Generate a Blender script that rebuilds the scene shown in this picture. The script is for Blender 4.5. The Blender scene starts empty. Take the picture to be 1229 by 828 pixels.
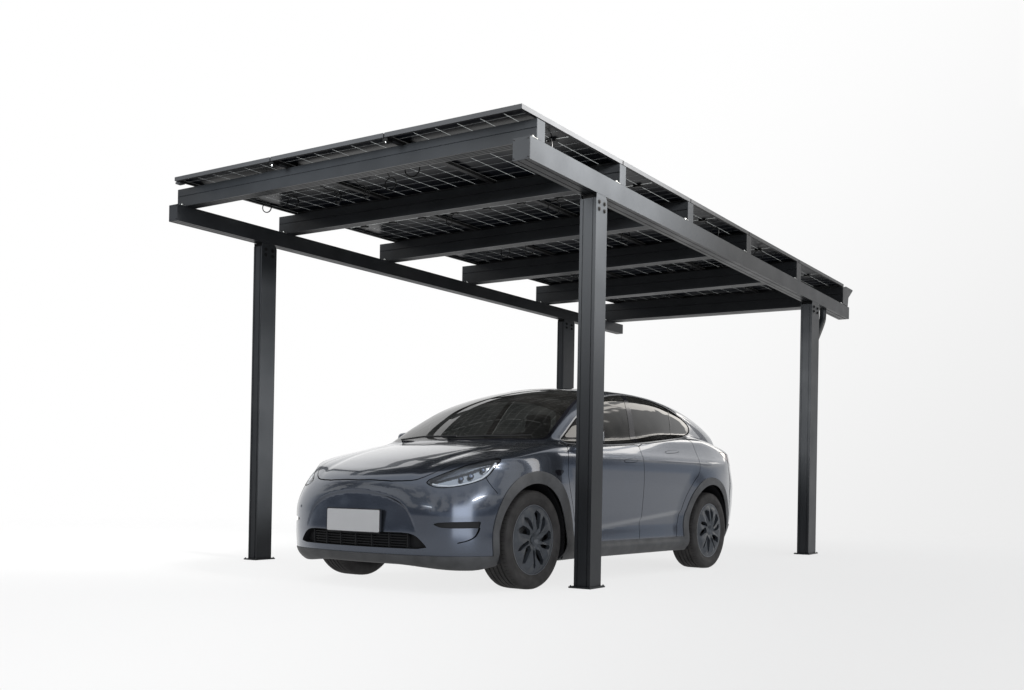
import bpy, math, random, numpy as np
from mathutils import Vector, Matrix
random.seed(4)
scene=bpy.context.scene
COL=scene.collection
R=math.radians
def pch(xs,ys):
    xs=np.array(xs,float);ys=np.array(ys,float);h=np.diff(xs);d=np.diff(ys)/h
    m=np.zeros(len(xs));m[0]=d[0];m[-1]=d[-1]
    for i in range(1,len(xs)-1):
        if d[i-1]*d[i]>0:
            w1=2*h[i]+h[i-1];w2=h[i]+2*h[i-1];m[i]=(w1+w2)/(w1/d[i-1]+w2/d[i])
    def f(x):
        x=np.clip(x,xs[0],xs[-1]);i=np.clip(np.searchsorted(xs,x)-1,0,len(h)-1)
        t=(x-xs[i])/h[i];t2=t*t;t3=t2*t
        return (2*t3-3*t2+1)*ys[i]+(t3-2*t2+t)*h[i]*m[i]+(3*t2-2*t3)*ys[i+1]+(t3-t2)*h[i]*m[i+1]
    return f
def gs(xs,ys,s=.06):          # smoothed spline: table of the gaussian-blurred pchip
    f=pch(xs,ys);a=np.linspace(xs[0]-.3,xs[-1]+.3,1200);st=a[1]-a[0];n=int(3*s/st)+1
    k=np.exp(-.5*(np.arange(-n,n+1)*st/s)**2);k/=k.sum()
    y=np.convolve(np.pad(f(a),n,'edge'),k,'valid')
    return lambda x:np.interp(x,a,y)
def smax(a,b,k):
    h=np.maximum(k-np.abs(a-b),0)/k; return np.maximum(a,b)+h*h*h*k/6
def smin(a,b,k): return -smax(-a,-b,k)
def sst(a,b,x):
    t=np.clip((x-a)/(b-a),0,1);return t*t*(3-2*t)
Hc=gs([-.95,-.87,-.8,-.7,-.5,-.2,0,.2,.4,.7,1.5,2.3,2.8,3.3,3.7,3.95],[.745,.775,.808,.850,.925,1.005,1.045,1.078,1.095,1.09,1.135,1.215,1.225,1.165,1.07,.98],.035)
Hd=gs([-.9,-.5,0,.4,.9,3.9],[.05,.055,.055,.03,.01,.01],.08)
Cg=gs([0,.15,.3,.5,.7,.9,1.1,1.3,1.5,1.75,2.0,2.3,2.6,2.9,3.2,3.5,3.75,3.95],[.95,1.055,1.16,1.287,1.40,1.483,1.540,1.578,1.602,1.620,1.626,1.620,1.596,1.551,1.483,1.39,1.285,1.18],.05)
Wz=gs([.1,.19,.24,.30,.36,.42,.5,.65,.8,.9,.97,1.04,1.12,1.3],[.80,.86,.905,.925,.921,.913,.913,.926,.944,.948,.94,.905,.865,.80],.018)
Px=gs([-.9,-.5,-.2,0,1.5,2.9,3.2,3.45,3.65,3.85],[.95,.975,.995,1,1,1,.99,.965,.92,.85],.08)
dF=gs([.1,.17,.22,.28,.4,.55,.65,.72,.78,.85],[.2,.09,.03,.008,0,0,.004,.015,.035,.07],.012)
dR=gs([.1,.25,.38,.48,.6,.75,.85,.95,1.05,1.15,1.3],[.35,.22,.10,.03,0,.0,.03,.07,.09,.10,.14],.02)
Tw=gs([.0,.6,1.5,2.2,2.8,3.3,3.7,3.95],[-.02,.0,.0,-.01,-.05,-.11,-.18,-.24],.1)
def body(U,V,Z):
    V=np.abs(V)
    w=Wz(Z)*Px(U)
    for c in (0,2.89):
        r=np.hypot(U-c,Z-.355); w=w+.026*(1-sst(.42,.70,r))*sst(1.05,.75,Z)
    zc=.445+.095*(U-1.0)/1.2; w=w-.020*sst(.012,-.045,Z-zc)*sst(.255,.30,Z)*sst(.55,.9,U)*sst(2.5,2.25,U)
    w=w-.045*sst(.62,.98,Z)*sst(.35,-.25,U)
    side=V-w
    F=-.862+.045*(V/.5)**2+.23*(V/.9)**8+dF(Z)*(1+.0*V)
    F=F+.058*(V/.5)**2*sst(.52,.92,Z)
    # recessed nose panel
    arch=.695-.10*(V/.5)**2-.25*(V/.56)**8
    F=F+.016*sst(.0,.03,arch-Z)*sst(.56,.50,V)*sst(.40,.60,Z)
    front=(F-U)*.9
    Rr=3.885-.05*(V/.5)**2-.22*(V/.88)**8-dR(Z)
    rear=(U-Rr)*.9
    top=(Z-(Hc(U)-Hd(U)*(V/.85)**2-.006*np.exp(-((V-.58+.12*sst(.2,-.8,U))/.05)**2)*sst(.5,.3,U)))*.93
    bot=.19-.03*sst(-.3,-.55,U)*sst(.3,.75,V)+.06*sst(3.3,3.8,U)-Z
    lo=smax(side,front,.10)
    lo=smax(lo,rear,.12)
    lo=smax(lo,top,.10)
    lo=smax(lo,bot,.03)
    # greenhouse
    gw=.815+Tw(U)-(Z-1.08)*.36-.28*np.maximum(Z-1.2,0)**2
    wrap=.13*(V/.7)**2*sst(1.7,.5,U)
    gt=(Z-(Cg(U-wrap)-.075*(V/.62)**2*sst(.3,1.3,U)*(1-.3*sst(2.2,3.6,U))))*.9
    gr=U-(3.80-.12*(V/.6)**2-.30*(Z-1.1))
    g=smax(V-gw,gt,.12)
    g=smax(g,gr,.05); g=smax(g,.9-Z,.02); g=smax(g,(.16-U),.05)
    return smin(lo,g,.055)
def grad(p,e=1e-3):
    g=np.stack([body(*(p+d).T)-body(*(p-d).T) for d in np.eye(3)*e],1)/(2*e); return g
def project(p,n=3):
    for _ in range(n):
        g=grad(p); p=p-g*(body(*p.T)/np.maximum((g*g).sum(1),.2))[:,None]
    return p
def nets(h=.0125):
    us=np.arange(-.95,4.0,h);vs=np.arange(-3*h,1.03,h);zs=np.arange(.14,1.68,h)
    U,V,Z=np.meshgrid(us,vs,zs,indexing='ij')
    F=body(U.ravel(),V.ravel(),Z.ravel()).reshape(U.shape)
    # signed V beyond centre is mirrored by abs()
    S=F<0
    c=[S[i:S.shape[0]-1+i,j:S.shape[1]-1+j,k:S.shape[2]-1+k] for i in(0,1) for j in(0,1) for k in(0,1)]
    n=sum(x.astype(int) for x in c); act=(n>0)&(n<8)
    idx=-np.ones(act.shape,int); idx[act]=np.arange(act.sum())
    I,J,K=np.nonzero(act)
    P=np.stack([us[I]+h/2,vs[J]+h/2,zs[K]+h/2],1)
    P=project(P,5)
    tris=[]
    for ax in range(3):
        sl0=[slice(1,-1)]*3;sl1=[slice(1,-1)]*3
        sl0[ax]=slice(0,-1);sl1[ax]=slice(1,None)
        a=S[tuple(sl0)];b=S[tuple(sl1)]
        for sgn in (0,1):
            e=(a&~b) if sgn==0 else (~a&b)
            i,j,k=np.nonzero(e)
            off=[1,1,1];off[ax]=0
            i=i+off[0];j=j+off[1];k=k+off[2]
            o=[x for x in range(3) if x!=ax]
            def at(d1,d2):
                q=[i,j,k];q=[x.copy() for x in q];q[o[0]]-=d1;q[o[1]]-=d2
                return idx[q[0],q[1],q[2]]
            q=[at(1,1),at(0,1),at(0,0),at(1,0)]
            if (sgn==1)^(ax==1): q=q[::-1]
            q=np.stack(q,1); q=q[(q>=0).all(1)]
            tris.append(q[:,[0,1,2]]);tris.append(q[:,[0,2,3]])
    T=np.concatenate(tris)
    # clip to V>=0: snap
    return P,T
# ---------------------------------------------------------------- mesh cutting on the analytic surface
class Half:
    """triangle mesh of the left half (V>=0) that can be cut by any implicit function of position"""
    def __init__(s,P,T): s.P=P; s.T=T; s.A={}
    def sign(s,f):
        F=f(s.P); F=np.where(np.abs(F)<2e-5,2e-5,F)
        a=F[s.T]; neg=(a<0).sum(1)
        mix=(neg>0)&(neg<3)
        if mix.any():
            T=s.T[mix]; A={k:v[mix] for k,v in s.A.items()}
            Fm=F[T]; sg=Fm<0; one=np.where(sg.sum(1)==1,True,False)
            lone=np.where(one,np.argmax(sg,1),np.argmin(sg,1))
            r=np.arange(len(T)); a0=T[r,lone];b0=T[r,(lone+1)%3];c0=T[r,(lone+2)%3]
            def key(x,y): return np.minimum(x,y)*(len(s.P)+1)+np.maximum(x,y)
            k1=key(a0,b0);k2=key(a0,c0); ks,inv=np.unique(np.concatenate([k1,k2]),return_inverse=True)
            i=ks//(len(s.P)+1); j=ks%(len(s.P)+1)
            lo=np.zeros(len(i));hi=np.ones(len(i));flo=F[i];fhi=F[j]
            Pi,Pj=s.P[i],s.P[j]
            for _ in range(7):
                t=lo+(hi-lo)*np.clip(flo/(flo-fhi+1e-30),.05,.95)
                ft=f(Pi+(Pj-Pi)*t[:,None]); same=(ft<0)==(flo<0)
                lo=np.where(same,t,lo);flo=np.where(same,ft,flo);hi=np.where(same,hi,t);fhi=np.where(same,fhi,ft)
            t=lo+(hi-lo)*np.clip(flo/(flo-fhi+1e-30),0,1)
            new=Pi+(Pj-Pi)*t[:,None]; new=project(new,1)
            base=len(s.P); s.P=np.concatenate([s.P,new])
            F=np.concatenate([F,np.zeros(len(new))])
            m1=base+inv[:len(T)];m2=base+inv[len(T):]
            N=np.concatenate([np.stack([a0,m1,m2],1),np.stack([m1,b0,c0],1),np.stack([m1,c0,m2],1)])
            lonesign=F[a0]<0
            ns=np.concatenate([lonesign,~lonesign,~lonesign])
            s.T=np.concatenate([s.T[~mix],N])
            for k in s.A: s.A[k]=np.concatenate([s.A[k][~mix],A[k],A[k],A[k]])
            return np.concatenate([neg[~mix]==3,ns])
        return neg==3
    def mark(s,name,f):
        r=s.sign(f); s.A[name]=r; return r
def sdpoly(pts,closed=True):
    Q=np.array(pts,float)
    def f(x,y):
        out=np.full(len(x),9.); ins=np.zeros(len(x),bool)
        near=(x>Q[:,0].min()-.12)&(x<Q[:,0].max()+.12)&(y>Q[:,1].min()-.12)&(y<Q[:,1].max()+.12)
        X=x[near];Y=y[near]; d=np.full(len(X),9.);c=np.zeros(len(X),bool)
        n=len(Q)
        for i in range(n if closed else n-1):
            a=Q[i];b=Q[(i+1)%n];e=b-a;wx=X-a[0];wy=Y-a[1]
            t=np.clip((wx*e[0]+wy*e[1])/(e@e),0,1)
            d=np.minimum(d,np.hypot(wx-t*e[0],wy-t*e[1]))
            if closed:
                k=((a[1]>Y)!=(b[1]>Y)); 
                xx=a[0]+(Y-a[1])*e[0]/(e[1] if abs(e[1])>1e-12 else 1e-12)
                c^=k&(X<xx)
        out[near]=np.where(c,-d,d) if closed else d
        out[~near]=.12
        return out
    return f
def rounded(pts,n=2,closed=True):      # Chaikin corner cutting
    Q=np.array(pts,float)
    for _ in range(n):
        if closed:
            R=np.roll(Q,-1,0); Q=np.stack([Q*.75+R*.25,Q*.25+R*.75],1).reshape(-1,2)
        else:
            R=np.stack([Q[:-1]*.75+Q[1:]*.25,Q[:-1]*.25+Q[1:]*.75],1).reshape(-1,2); Q=np.concatenate([Q[:1],R,Q[-1:]])
    return Q
HOOD=rounded([(-.829,-.2),(-.829,.0),(-.812,.254),(-.777,.41),(-.737,.50),(-.66,.575),(-.56,.622),(-.434,.64),(-.29,.645),(-.08,.66),(.06,.68),(.18,.705),(.30,.75),(.285,.70),(.235,.5),(.175,.25),(.155,0),(.155,-.2)],1)
WS=rounded([(.19,-.2),(.19,0),(.208,.25),(.27,.5),(.325,.70),(.375,.762),(.494,.735),(.725,.69),(1.05,.60),(1.24,.555),(1.29,.50),(1.275,.3),(1.265,0),(1.265,-.2)],2)
ROOF=rounded([(1.33,-.2),(1.33,0),(1.335,.3),(1.36,.50),(1.42,.535),(1.9,.545),(2.6,.53),(2.72,.50),(2.74,.3),(2.74,0),(2.74,-.2)],2)
RWIN=rounded([(2.80,-.2),(2.80,0),(2.80,.40),(2.85,.46),(3.2,.43),(3.50,.36),(3.57,.32),(3.60,.2),(3.60,0),(3.60,-.2)],2)
SW=rounded([(.49,1.078),(.60,1.140),(.70,1.20),(.844,1.28),(1.10,1.395),(1.30,1.455),(1.5,1.50),(1.76,1.532),(2.0,1.54),(2.206,1.533),(2.45,1.505),(2.65,1.462),(2.80,1.415),(2.93,1.36),(2.96,1.32),(2.90,1.272),(2.72,1.235),(2.36,1.198),(1.69,1.130),(1.3,1.10),(1.048,1.087),(.7,1.078)],1)
BP=[(1.80,1.60),(1.87,1.60),(1.655,1.05),(1.555,1.05)]
CP=[(2.617,1.50),(2.633,1.50),(2.373,1.12),(2.353,1.12)]
MP=[(.80,1.40),(.812,1.40),(.812,1.0),(.80,1.0)]
FD=rounded([(.47,1.056),(.42,.98),(.40,.88),(.42,.76),(.47,.66),(.52,.55),(.545,.45),(.56,.27),(1.58,.20),(1.588,.33),(1.598,.46),(1.605,.6),(1.573,.85),(1.568,.95),(1.578,1.03),(1.60,1.102),(1.3,1.080),(1.048,1.067),(.7,1.058)],1)
RD=rounded([(1.60,1.104),(1.578,1.03),(1.568,.95),(1.573,.85),(1.605,.6),(1.598,.46),(1.588,.33),(1.58,.20),(2.24,.27),(2.28,.45),(2.32,.58),(2.40,.71),(2.5,.81),(2.60,.875),(2.635,.95),(2.655,1.06),(2.66,1.205),(2.36,1.178),(1.9,1.130)],1)
HL=rounded([(-.135,.752),(-.103,.727),(-.042,.714),(.064,.725),(.174,.751),(.26,.783),(.305,.822),(.352,.880),(.384,.912),(.369,.922),(.302,.908),(.185,.880),(.07,.840),(-.04,.795)],1)
TL=rounded([(3.20,1.105),(3.45,1.075),(3.70,1.03),(4.0,1.0),(4.0,.90),(3.75,.92),(3.5,.96),(3.33,1.01),(3.24,1.06)],1)
INT=rounded([(-.2,.404),(.0,.404),(.27,.406),(.454,.408),(.525,.390),(.575,.345),(.612,.300),(.3,.298),(0,.298),(-.2,.298)],1)
INL=[(.636,.468),(.675,.480),(.76,.486),(.871,.491),(.866,.446),(.745,.443),(.69,.447)]
INC=rounded([(.866,.446),(.862,.42),(.852,.385),(.825,.360),(.78,.345)],1,False)
TRI=rounded([(.19,.856),(.37,.862),(.268,.802)],1)
H1=rounded([(1.24,.938),(1.46,.950),(1.465,.978),(1.25,.966)],2)
H2=rounded([(2.03,1.040),(2.31,1.062),(2.30,1.084),(2.04,1.064)],2)
BS=rounded([(-.455,.805),(-.44,.74),(-.40,.68)],1,False)
CHG=None
FW,RW=(0.,.352),(2.875,.355)
def rad(P,c): return np.hypot(P[:,0]-c[0],P[:,2]-c[1])
def topd(P,lim=.25):      # negative where the surface faces up
    g=grad(P); return lim-g[:,2]/np.linalg.norm(g,axis=1)
def build_half():
    P,T=nets(.0135); H=Half(P,T)
    k=H.sign(lambda p:-p[:,1]+0*p[:,0]); H.T=H.T[k]
    def dom(f,g): return lambda p:np.maximum(f(p),g(p))
    uv=lambda Q:(lambda p,f=sdpoly(Q):f(p[:,0],p[:,1]))
    uz=lambda Q:(lambda p,f=sdpoly(Q):f(p[:,0],p[:,2]))
    vz=lambda Q:(lambda p,f=sdpoly(Q):f(p[:,1],p[:,2]))
    sz=lambda Q:(lambda p,f=sdpoly(Q):f((p[:,0]+p[:,1])*.7,p[:,2]))
    off=lambda f,d:(lambda p:f(p)-d)
    M=H.mark
    # open seams: cut along the line itself first so that the thin band is never missed
    for Q,fn in ((INC,vz),(BS,uz)):
        q=list(map(tuple,Q)); far=[(q[-1][0]-.02,q[-1][1]-.06),(q[0][0]-.20,q[0][1]-.10)]
        H.sign(fn(q+far))
    for Q in (BP,CP,MP): m=[((Q[0][0]+Q[1][0])/2,Q[0][1]),((Q[2][0]+Q[3][0])/2,Q[2][1])];H.sign(uz(m+[(m[1][0]-.5,m[1][1]),(m[0][0]-.5,m[0][1])]))
    # wheel openings
    for c,r,n in ((FW,.403,'hole0'),((2.85,.355),.425,'hole1')):
        k=H.sign(lambda p:np.maximum(rad(p,c)-r,.50-p[:,1])); H.T=H.T[~k]
        for a in H.A: H.A[a]=H.A[a][~k]
    M('arch',lambda p:np.maximum(np.minimum(np.minimum(rad(p,(.025,.362))-.480,rad(p,FW)-.425),np.minimum(rad(p,(2.845,.358))-.490,rad(p,(2.85,.355))-.445)),.55-p[:,1]))
    M('lip',lambda p:np.where(p[:,0]<-.3,p[:,2]-.272,np.where(p[:,0]<2.6,p[:,2]-.312,p[:,2]-.40))) if 0 else None
    M('sill',lambda p:p[:,2]-(.256+(.312-.256)*sst(-.45,.35,p[:,0])+.09*sst(2.4,3.3,p[:,0])))
    M('hood',dom(off(uv(HOOD),-.001),lambda p:topd(p,.3)))
    M('hoodg',dom(off(uv(HOOD),.004),lambda p:topd(p,.3)))
    up=lambda p:1.03-p[:,2]
    M('ws',dom(uv(WS),up)); M('wsg',dom(off(uv(WS),.022),up))
    M('roof',dom(uv(ROOF),up)); M('roofg',dom(off(uv(ROOF),.006),up))
    M('rw',dom(uv(RWIN),up)); M('rwg',dom(off(uv(RWIN),.02),up))
    side=lambda p:.45-p[:,1]
    M('sw',dom(uz(SW),side)); M('swb',dom(off(uz(SW),.009),side)); M('swt',dom(off(uz(SW),.019),side))
    M('bp',dom(uz(BP),side)); M('cp',dom(uz(CP),side)); M('mp',dom(uz(MP),side))
    M('fd',dom(off(uz(FD),-.003),side)); M('fdg',dom(off(uz(FD),.003),side))
    M('rd',dom(off(uz(RD),-.003),side)); M('rdg',dom(off(uz(RD),.003),side))
    hd=lambda p:np.maximum(p[:,0]+.1,.45-p[:,1])
    M('hl',dom(sz(HL),hd)); M('hlg',dom(off(sz(HL),.006),hd))
    td=lambda p:np.maximum(3.1-p[:,0],.42-p[:,1])
    M('tl',dom(uz(TL),td)); M('tlg',dom(off(uz(TL),.005),td))
    fr=lambda p:p[:,0]+.35
    M('int',dom(vz(INT),fr)); M('inl',dom(vz(INL),fr))
    M('inc',dom(off(lambda p,f=sdpoly(INC,False):f(p[:,1],p[:,2]),.0035),fr))
    M('tri',dom(uz(TRI),side))
    for q,n in ((H1,'h1'),(H2,'h2')): M(n,dom(uz(q),side)); M(n+'g',dom(off(uz(q),.003),side))
    M('bs',dom(off(lambda p,f=sdpoly(BS,False):f(p[:,0],p[:,2]),.0025),side))
    A=H.A; n=len(H.T); lab=np.full(n,'body',dtype='<U12')
    def S(m,v): lab[m]=v
    S(A['inc']|A['bs'],'gap')
    S(A['fdg']|A['rdg'],'gap'); S(A['fd'],'front_door'); S(A['rd'],'rear_door')
    S(A['hoodg'],'gap'); S(A['hood'],'hood')
    S(A['arch'],'cladding'); S(A['sill'],'cladding')
    S(A['hlg'],'gap'); S(A['hl'],'headlight'); S(A['tlg'],'gap'); S(A['tl'],'tail_light')
    S(A['swt'],'trim'); S(A['swb'],'gap'); S(A['sw'],'side_window')
    S(A['sw']&(A['bp']),'pillar'); S(A['sw']&(A['cp']|A['mp']),'pillar')
    S(A['wsg'],'pillar'); S(A['ws'],'windshield'); S(A['roofg'],'gap'); S(A['roof'],'glass_roof')
    S(A['rwg'],'pillar'); S(A['rw'],'rear_window')
    S(A['int'],'intake'); S(A['inl'],'inlet'); S(A['tri'],'tri')
    for q in ('h1','h2'): S(A[q+'g'],'gap'); S(A[q],'handle_'+q)
    return H,lab
# ================================================================ materials
def mat(name,base=(.5,.5,.5),rough=.5,metal=0.,spec=.5,coat=0.,coatr=.03,noise=0.,nscale=20.,bump=0.,bscale=200.,rvar=0.,emit=None):
    m=bpy.data.materials.new(name); m.use_nodes=True; nt=m.node_tree; b=nt.nodes['Principled BSDF']
    b.inputs['Base Color'].default_value=(*base,1); b.inputs['Roughness'].default_value=rough
    b.inputs['Metallic'].default_value=metal; b.inputs['Specular IOR Level'].default_value=spec
    b.inputs['Coat Weight'].default_value=coat; b.inputs['Coat Roughness'].default_value=coatr
    if emit: b.inputs['Emission Color'].default_value=(*emit,1);b.inputs['Emission Strength'].default_value=1
    L=nt.links.new; tc=nt.nodes.new('ShaderNodeTexCoord')
    if noise or rvar:
        n=nt.nodes.new('ShaderNodeTexNoise'); n.inputs['Scale'].default_value=nscale; n.inputs['Detail'].default_value=5
        L(tc.outputs['Object'],n.inputs['Vector'])
        if noise:
            r=nt.nodes.new('ShaderNodeMapRange'); r.inputs[1].default_value=.3;r.inputs[2].default_value=.7
            r.inputs[3].default_value=1-noise;r.inputs[4].default_value=1+noise
            L(n.outputs['Fac'],r.inputs[0])
            v=nt.nodes.new('ShaderNodeVectorMath');v.operation='SCALE';v.inputs[0].default_value=base
            L(r.outputs[0],v.inputs['Scale']);L(v.outputs[0],b.inputs['Base Color'])
        if rvar:
            r=nt.nodes.new('ShaderNodeMapRange'); r.inputs[1].default_value=.3;r.inputs[2].default_value=.7
            r.inputs[3].default_value=max(rough-rvar,.02);r.inputs[4].default_value=rough+rvar
            L(n.outputs['Fac'],r.inputs[0]);L(r.outputs[0],b.inputs['Roughness'])
    if bump:
        n=nt.nodes.new('ShaderNodeTexNoise'); n.inputs['Scale'].default_value=bscale; n.inputs['Detail'].default_value=3
        L(tc.outputs['Object'],n.inputs['Vector']); bp=nt.nodes.new('ShaderNodeBump');bp.inputs['Strength'].default_value=bump
        bp.inputs['Distance'].default_value=.002; L(n.outputs['Fac'],bp.inputs['Height']);L(bp.outputs[0],b.inputs['Normal'])
    return m
def glassmat(name,tint,ior=1.5,rough=0.,gl=1.,dirt=0.):
    m=bpy.data.materials.new(name); m.use_nodes=True; nt=m.node_tree; nt.nodes.clear(); L=nt.links.new
    o=nt.nodes.new('ShaderNodeOutputMaterial'); t=nt.nodes.new('ShaderNodeBsdfTransparent'); t.inputs[0].default_value=(*tint,1)
    g=nt.nodes.new('ShaderNodeBsdfGlossy'); g.inputs['Roughness'].default_value=rough; g.inputs[0].default_value=(gl,gl,gl,1)
    ge=nt.nodes.new('ShaderNodeNewGeometry');dt=nt.nodes.new('ShaderNodeVectorMath');dt.operation='DOT_PRODUCT';L(ge.outputs['Normal'],dt.inputs[0]);L(ge.outputs['Incoming'],dt.inputs[1])
    def mth(op,a,b=0.):
        n=nt.nodes.new('ShaderNodeMath');n.operation=op
        for k,q in enumerate((a,b)):
            if isinstance(q,(int,float)): n.inputs[k].default_value=q
            else: L(q,n.inputs[k])
        return n.outputs[0]
    F0=((ior-1)/(ior+1))**2
    fr=mth('ADD',mth('MULTIPLY',mth('POWER',mth('SUBTRACT',1.,mth('ABSOLUTE',dt.outputs['Value'])),5.),1-F0),F0)
    x=nt.nodes.new('ShaderNodeMixShader'); L(fr,x.inputs[0]);L(t.outputs[0],x.inputs[1]);L(g.outputs[0],x.inputs[2])
    if dirt:
        d=nt.nodes.new('ShaderNodeBsdfDiffuse'); d.inputs[0].default_value=(.35,.34,.32,1)
        n=nt.nodes.new('ShaderNodeTexNoise');n.inputs['Scale'].default_value=5;n.inputs['Detail'].default_value=8
        tc=nt.nodes.new('ShaderNodeTexCoord');L(tc.outputs['Object'],n.inputs['Vector'])
        r=nt.nodes.new('ShaderNodeMapRange');r.inputs[1].default_value=.35;r.inputs[2].default_value=.75;r.inputs[3].default_value=dirt*.4;r.inputs[4].default_value=dirt*1.6
        L(n.outputs['Fac'],r.inputs[0]);y=nt.nodes.new('ShaderNodeMixShader');L(r.outputs[0],y.inputs[0]);L(x.outputs[0],y.inputs[1]);L(d.outputs[0],y.inputs[2]);x=y
    L(x.outputs[0],o.inputs[0]); return m
def paintmat(name):
    m=mat(name,PAINT,.23,.85,.5,1.,.02,noise=0.,bump=0.)
    nt=m.node_tree;L=nt.links.new;b=nt.nodes['Principled BSDF'];tc=nt.nodes.new('ShaderNodeTexCoord')
    # road dust: heavier low on the flanks, broken up by noise
    n=nt.nodes.new('ShaderNodeTexNoise');n.inputs['Scale'].default_value=3.2;n.inputs['Detail'].default_value=9;n.inputs['Roughness'].default_value=.62
    mp=nt.nodes.new('ShaderNodeMapping');mp.inputs['Scale'].default_value=(1,1,.45);L(tc.outputs['Object'],mp.inputs[0]);L(mp.outputs[0],n.inputs['Vector'])
    sp=nt.nodes.new('ShaderNodeSeparateXYZ');L(tc.outputs['Object'],sp.inputs[0])
    h=nt.nodes.new('ShaderNodeMapRange');h.inputs[1].default_value=1.15;h.inputs[2].default_value=.3;h.inputs[3].default_value=.02;h.inputs[4].default_value=.17;L(sp.outputs['Z'],h.inputs[0])
    yy=nt.nodes.new('ShaderNodeMapRange');yy.inputs[1].default_value=-.5;yy.inputs[2].default_value=1.2;yy.inputs[3].default_value=.12;yy.inputs[4].default_value=1;L(sp.outputs['Y'],yy.inputs[0])
    r=nt.nodes.new('ShaderNodeMapRange');r.inputs[1].default_value=.3;r.inputs[2].default_value=.7;r.inputs[3].default_value=.35;r.inputs[4].default_value=1.1;L(n.outputs['Fac'],r.inputs[0])
    k=nt.nodes.new('ShaderNodeMath');k.operation='MULTIPLY';L(h.outputs[0],k.inputs[0]);L(r.outputs[0],k.inputs[1])
    k2=nt.nodes.new('ShaderNodeMath');k2.operation='MULTIPLY';L(k.outputs[0],k2.inputs[0]);L(yy.outputs[0],k2.inputs[1])
    d=nt.nodes.new('ShaderNodeBsdfDiffuse');d.inputs[0].default_value=(.17,.165,.155,1)
    x=nt.nodes.new('ShaderNodeMixShader');L(k2.outputs[0],x.inputs[0]);L(b.outputs[0],x.inputs[1]);L(d.outputs[0],x.inputs[2])
    o=[a for a in nt.nodes if a.type=='OUTPUT_MATERIAL'][0];L(x.outputs[0],o.inputs[0]); return m
PAINT=(.078,.092,.120)
M=dict(
 paint=paintmat('grey_metallic_paint'),
 gap=mat('panel_gap',(.004,.004,.004),.9,spec=.1),
 clad=mat('grey_plastic_cladding',(.062,.063,.065),.55,spec=.35,noise=.25,nscale=9,bump=.15,bscale=500),
 pillar=mat('gloss_black_trim',(.006,.006,.008),.12,spec=.5),
 trim=mat('satin_window_trim',(.22,.225,.235),.38,.7),
 glass=glassmat('tinted_window_glass',(.07,.075,.075),1.55,dirt=.025),
 wsglass=glassmat('windscreen_glass',(.20,.21,.205),1.55,dirt=.03),
 roofglass=mat('dark_roof_glass',(.006,.007,.009),.03,spec=.6),
 lens=glassmat('headlight_lens',(.92,.94,.96),1.5),
 reflector=mat('headlight_reflector_and_glint',(.42,.45,.49),.20,.9),
 bezel=mat('headlight_bezel',(.05,.053,.06),.22,.5),
 proj=mat('projector_lens',(.10,.13,.20),.03,0.,.9,1.),
 drl=mat('daytime_light_bar',(.55,.57,.60),.25,0.,.5),
 red=mat('tail_light_red',(.055,.006,.007),.08,spec=.6,coat=1.),
 black=mat('matte_black_plastic',(.010,.010,.011),.6,spec=.3,bump=.1,bscale=400),
 rubber=mat('tyre_rubber',(.032,.030,.029),.72,spec=.28,noise=.35,nscale=12,bump=.3,bscale=300),
 wheel=mat('blue_grey_wheel_cover',(.040,.045,.052),.42,.0,.5,noise=.12,nscale=14),
 rimedge=mat('machined_rim_edge',(.30,.31,.33),.35,.8),
 steel=mat('bright_bolt_steel',(.62,.62,.60),.3,.9),
 plate=mat('blank_number_plate',(.52,.52,.522),.5,spec=.3,noise=.03,nscale=8),
 seat=mat('seat_leather',(.05,.048,.046),.6,noise=.1),
 dash=mat('dashboard_trim',(.10,.09,.08),.6,noise=.1),
 disc=mat('brake_disc',(.2,.2,.2),.4,.9),
 alu=mat('dark_anodised_aluminium',(.014,.0155,.0175),.42,0.,.33,noise=.10,nscale=3.,rvar=.05,bump=.04,bscale=900),
 groove=mat('profile_groove_shadow_gap',(.006,.006,.006),.8,spec=.1),
 frame=mat('solar_panel_frame',(.030,.031,.033),.4,0.,.4,noise=.1,nscale=4),
 cell=mat('solar_cell',(.0035,.0045,.0075),.30,0.,.07,noise=.5,nscale=1.7,rvar=.08),
dimrib=mat('cell_interconnect',(.28,.29,.30),.45,.3),
 lipm=mat('shaded_frame_and_strip',(.008,.008,.009),.5,spec=.25),  # frame darkened, shade put into colour of inner bars; also on seam strips
 ribbon=mat('busbar_ribbon',(.35,.36,.36),.4,.6),
 pglass=glassmat('panel_glass',(.55,.57,.56),1.15),
 cable=mat('black_cable',(.006,.006,.006),.5,spec=.3),
 bolt=mat('black_bolt',(.004,.004,.004),.6,spec=.15),
)
# ================================================================ object helpers
def link(name,me,parent=None,mats=()):
    o=bpy.data.objects.new(name,me); COL.objects.link(o)
    if me is not None:
        for m in mats: me.materials.append(m)
    if parent is not None: o.parent=parent
    return o
def mesh(name,V,F,mats,parent=None,idx=None,normals=None,smooth=False,auto=None):
    me=bpy.data.meshes.new(name); me.from_pydata([tuple(map(float,v)) for v in V],[],[tuple(map(int,f)) for f in F])
    if idx is not None: me.polygons.foreach_set('material_index',np.asarray(idx,np.int32))
    if smooth or normals is not None: me.polygons.foreach_set('use_smooth',np.ones(len(me.polygons),bool))
    me.update()
    if normals is not None: me.normals_split_custom_set_from_vertices([tuple(map(float,n)) for n in normals])
    elif auto is not None:
        me.polygons.foreach_set('use_smooth',np.ones(len(me.polygons),bool)); me.set_sharp_from_angle(angle=R(auto))
    return link(name,me,parent,mats if isinstance(mats,(list,tuple)) else [mats])
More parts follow.
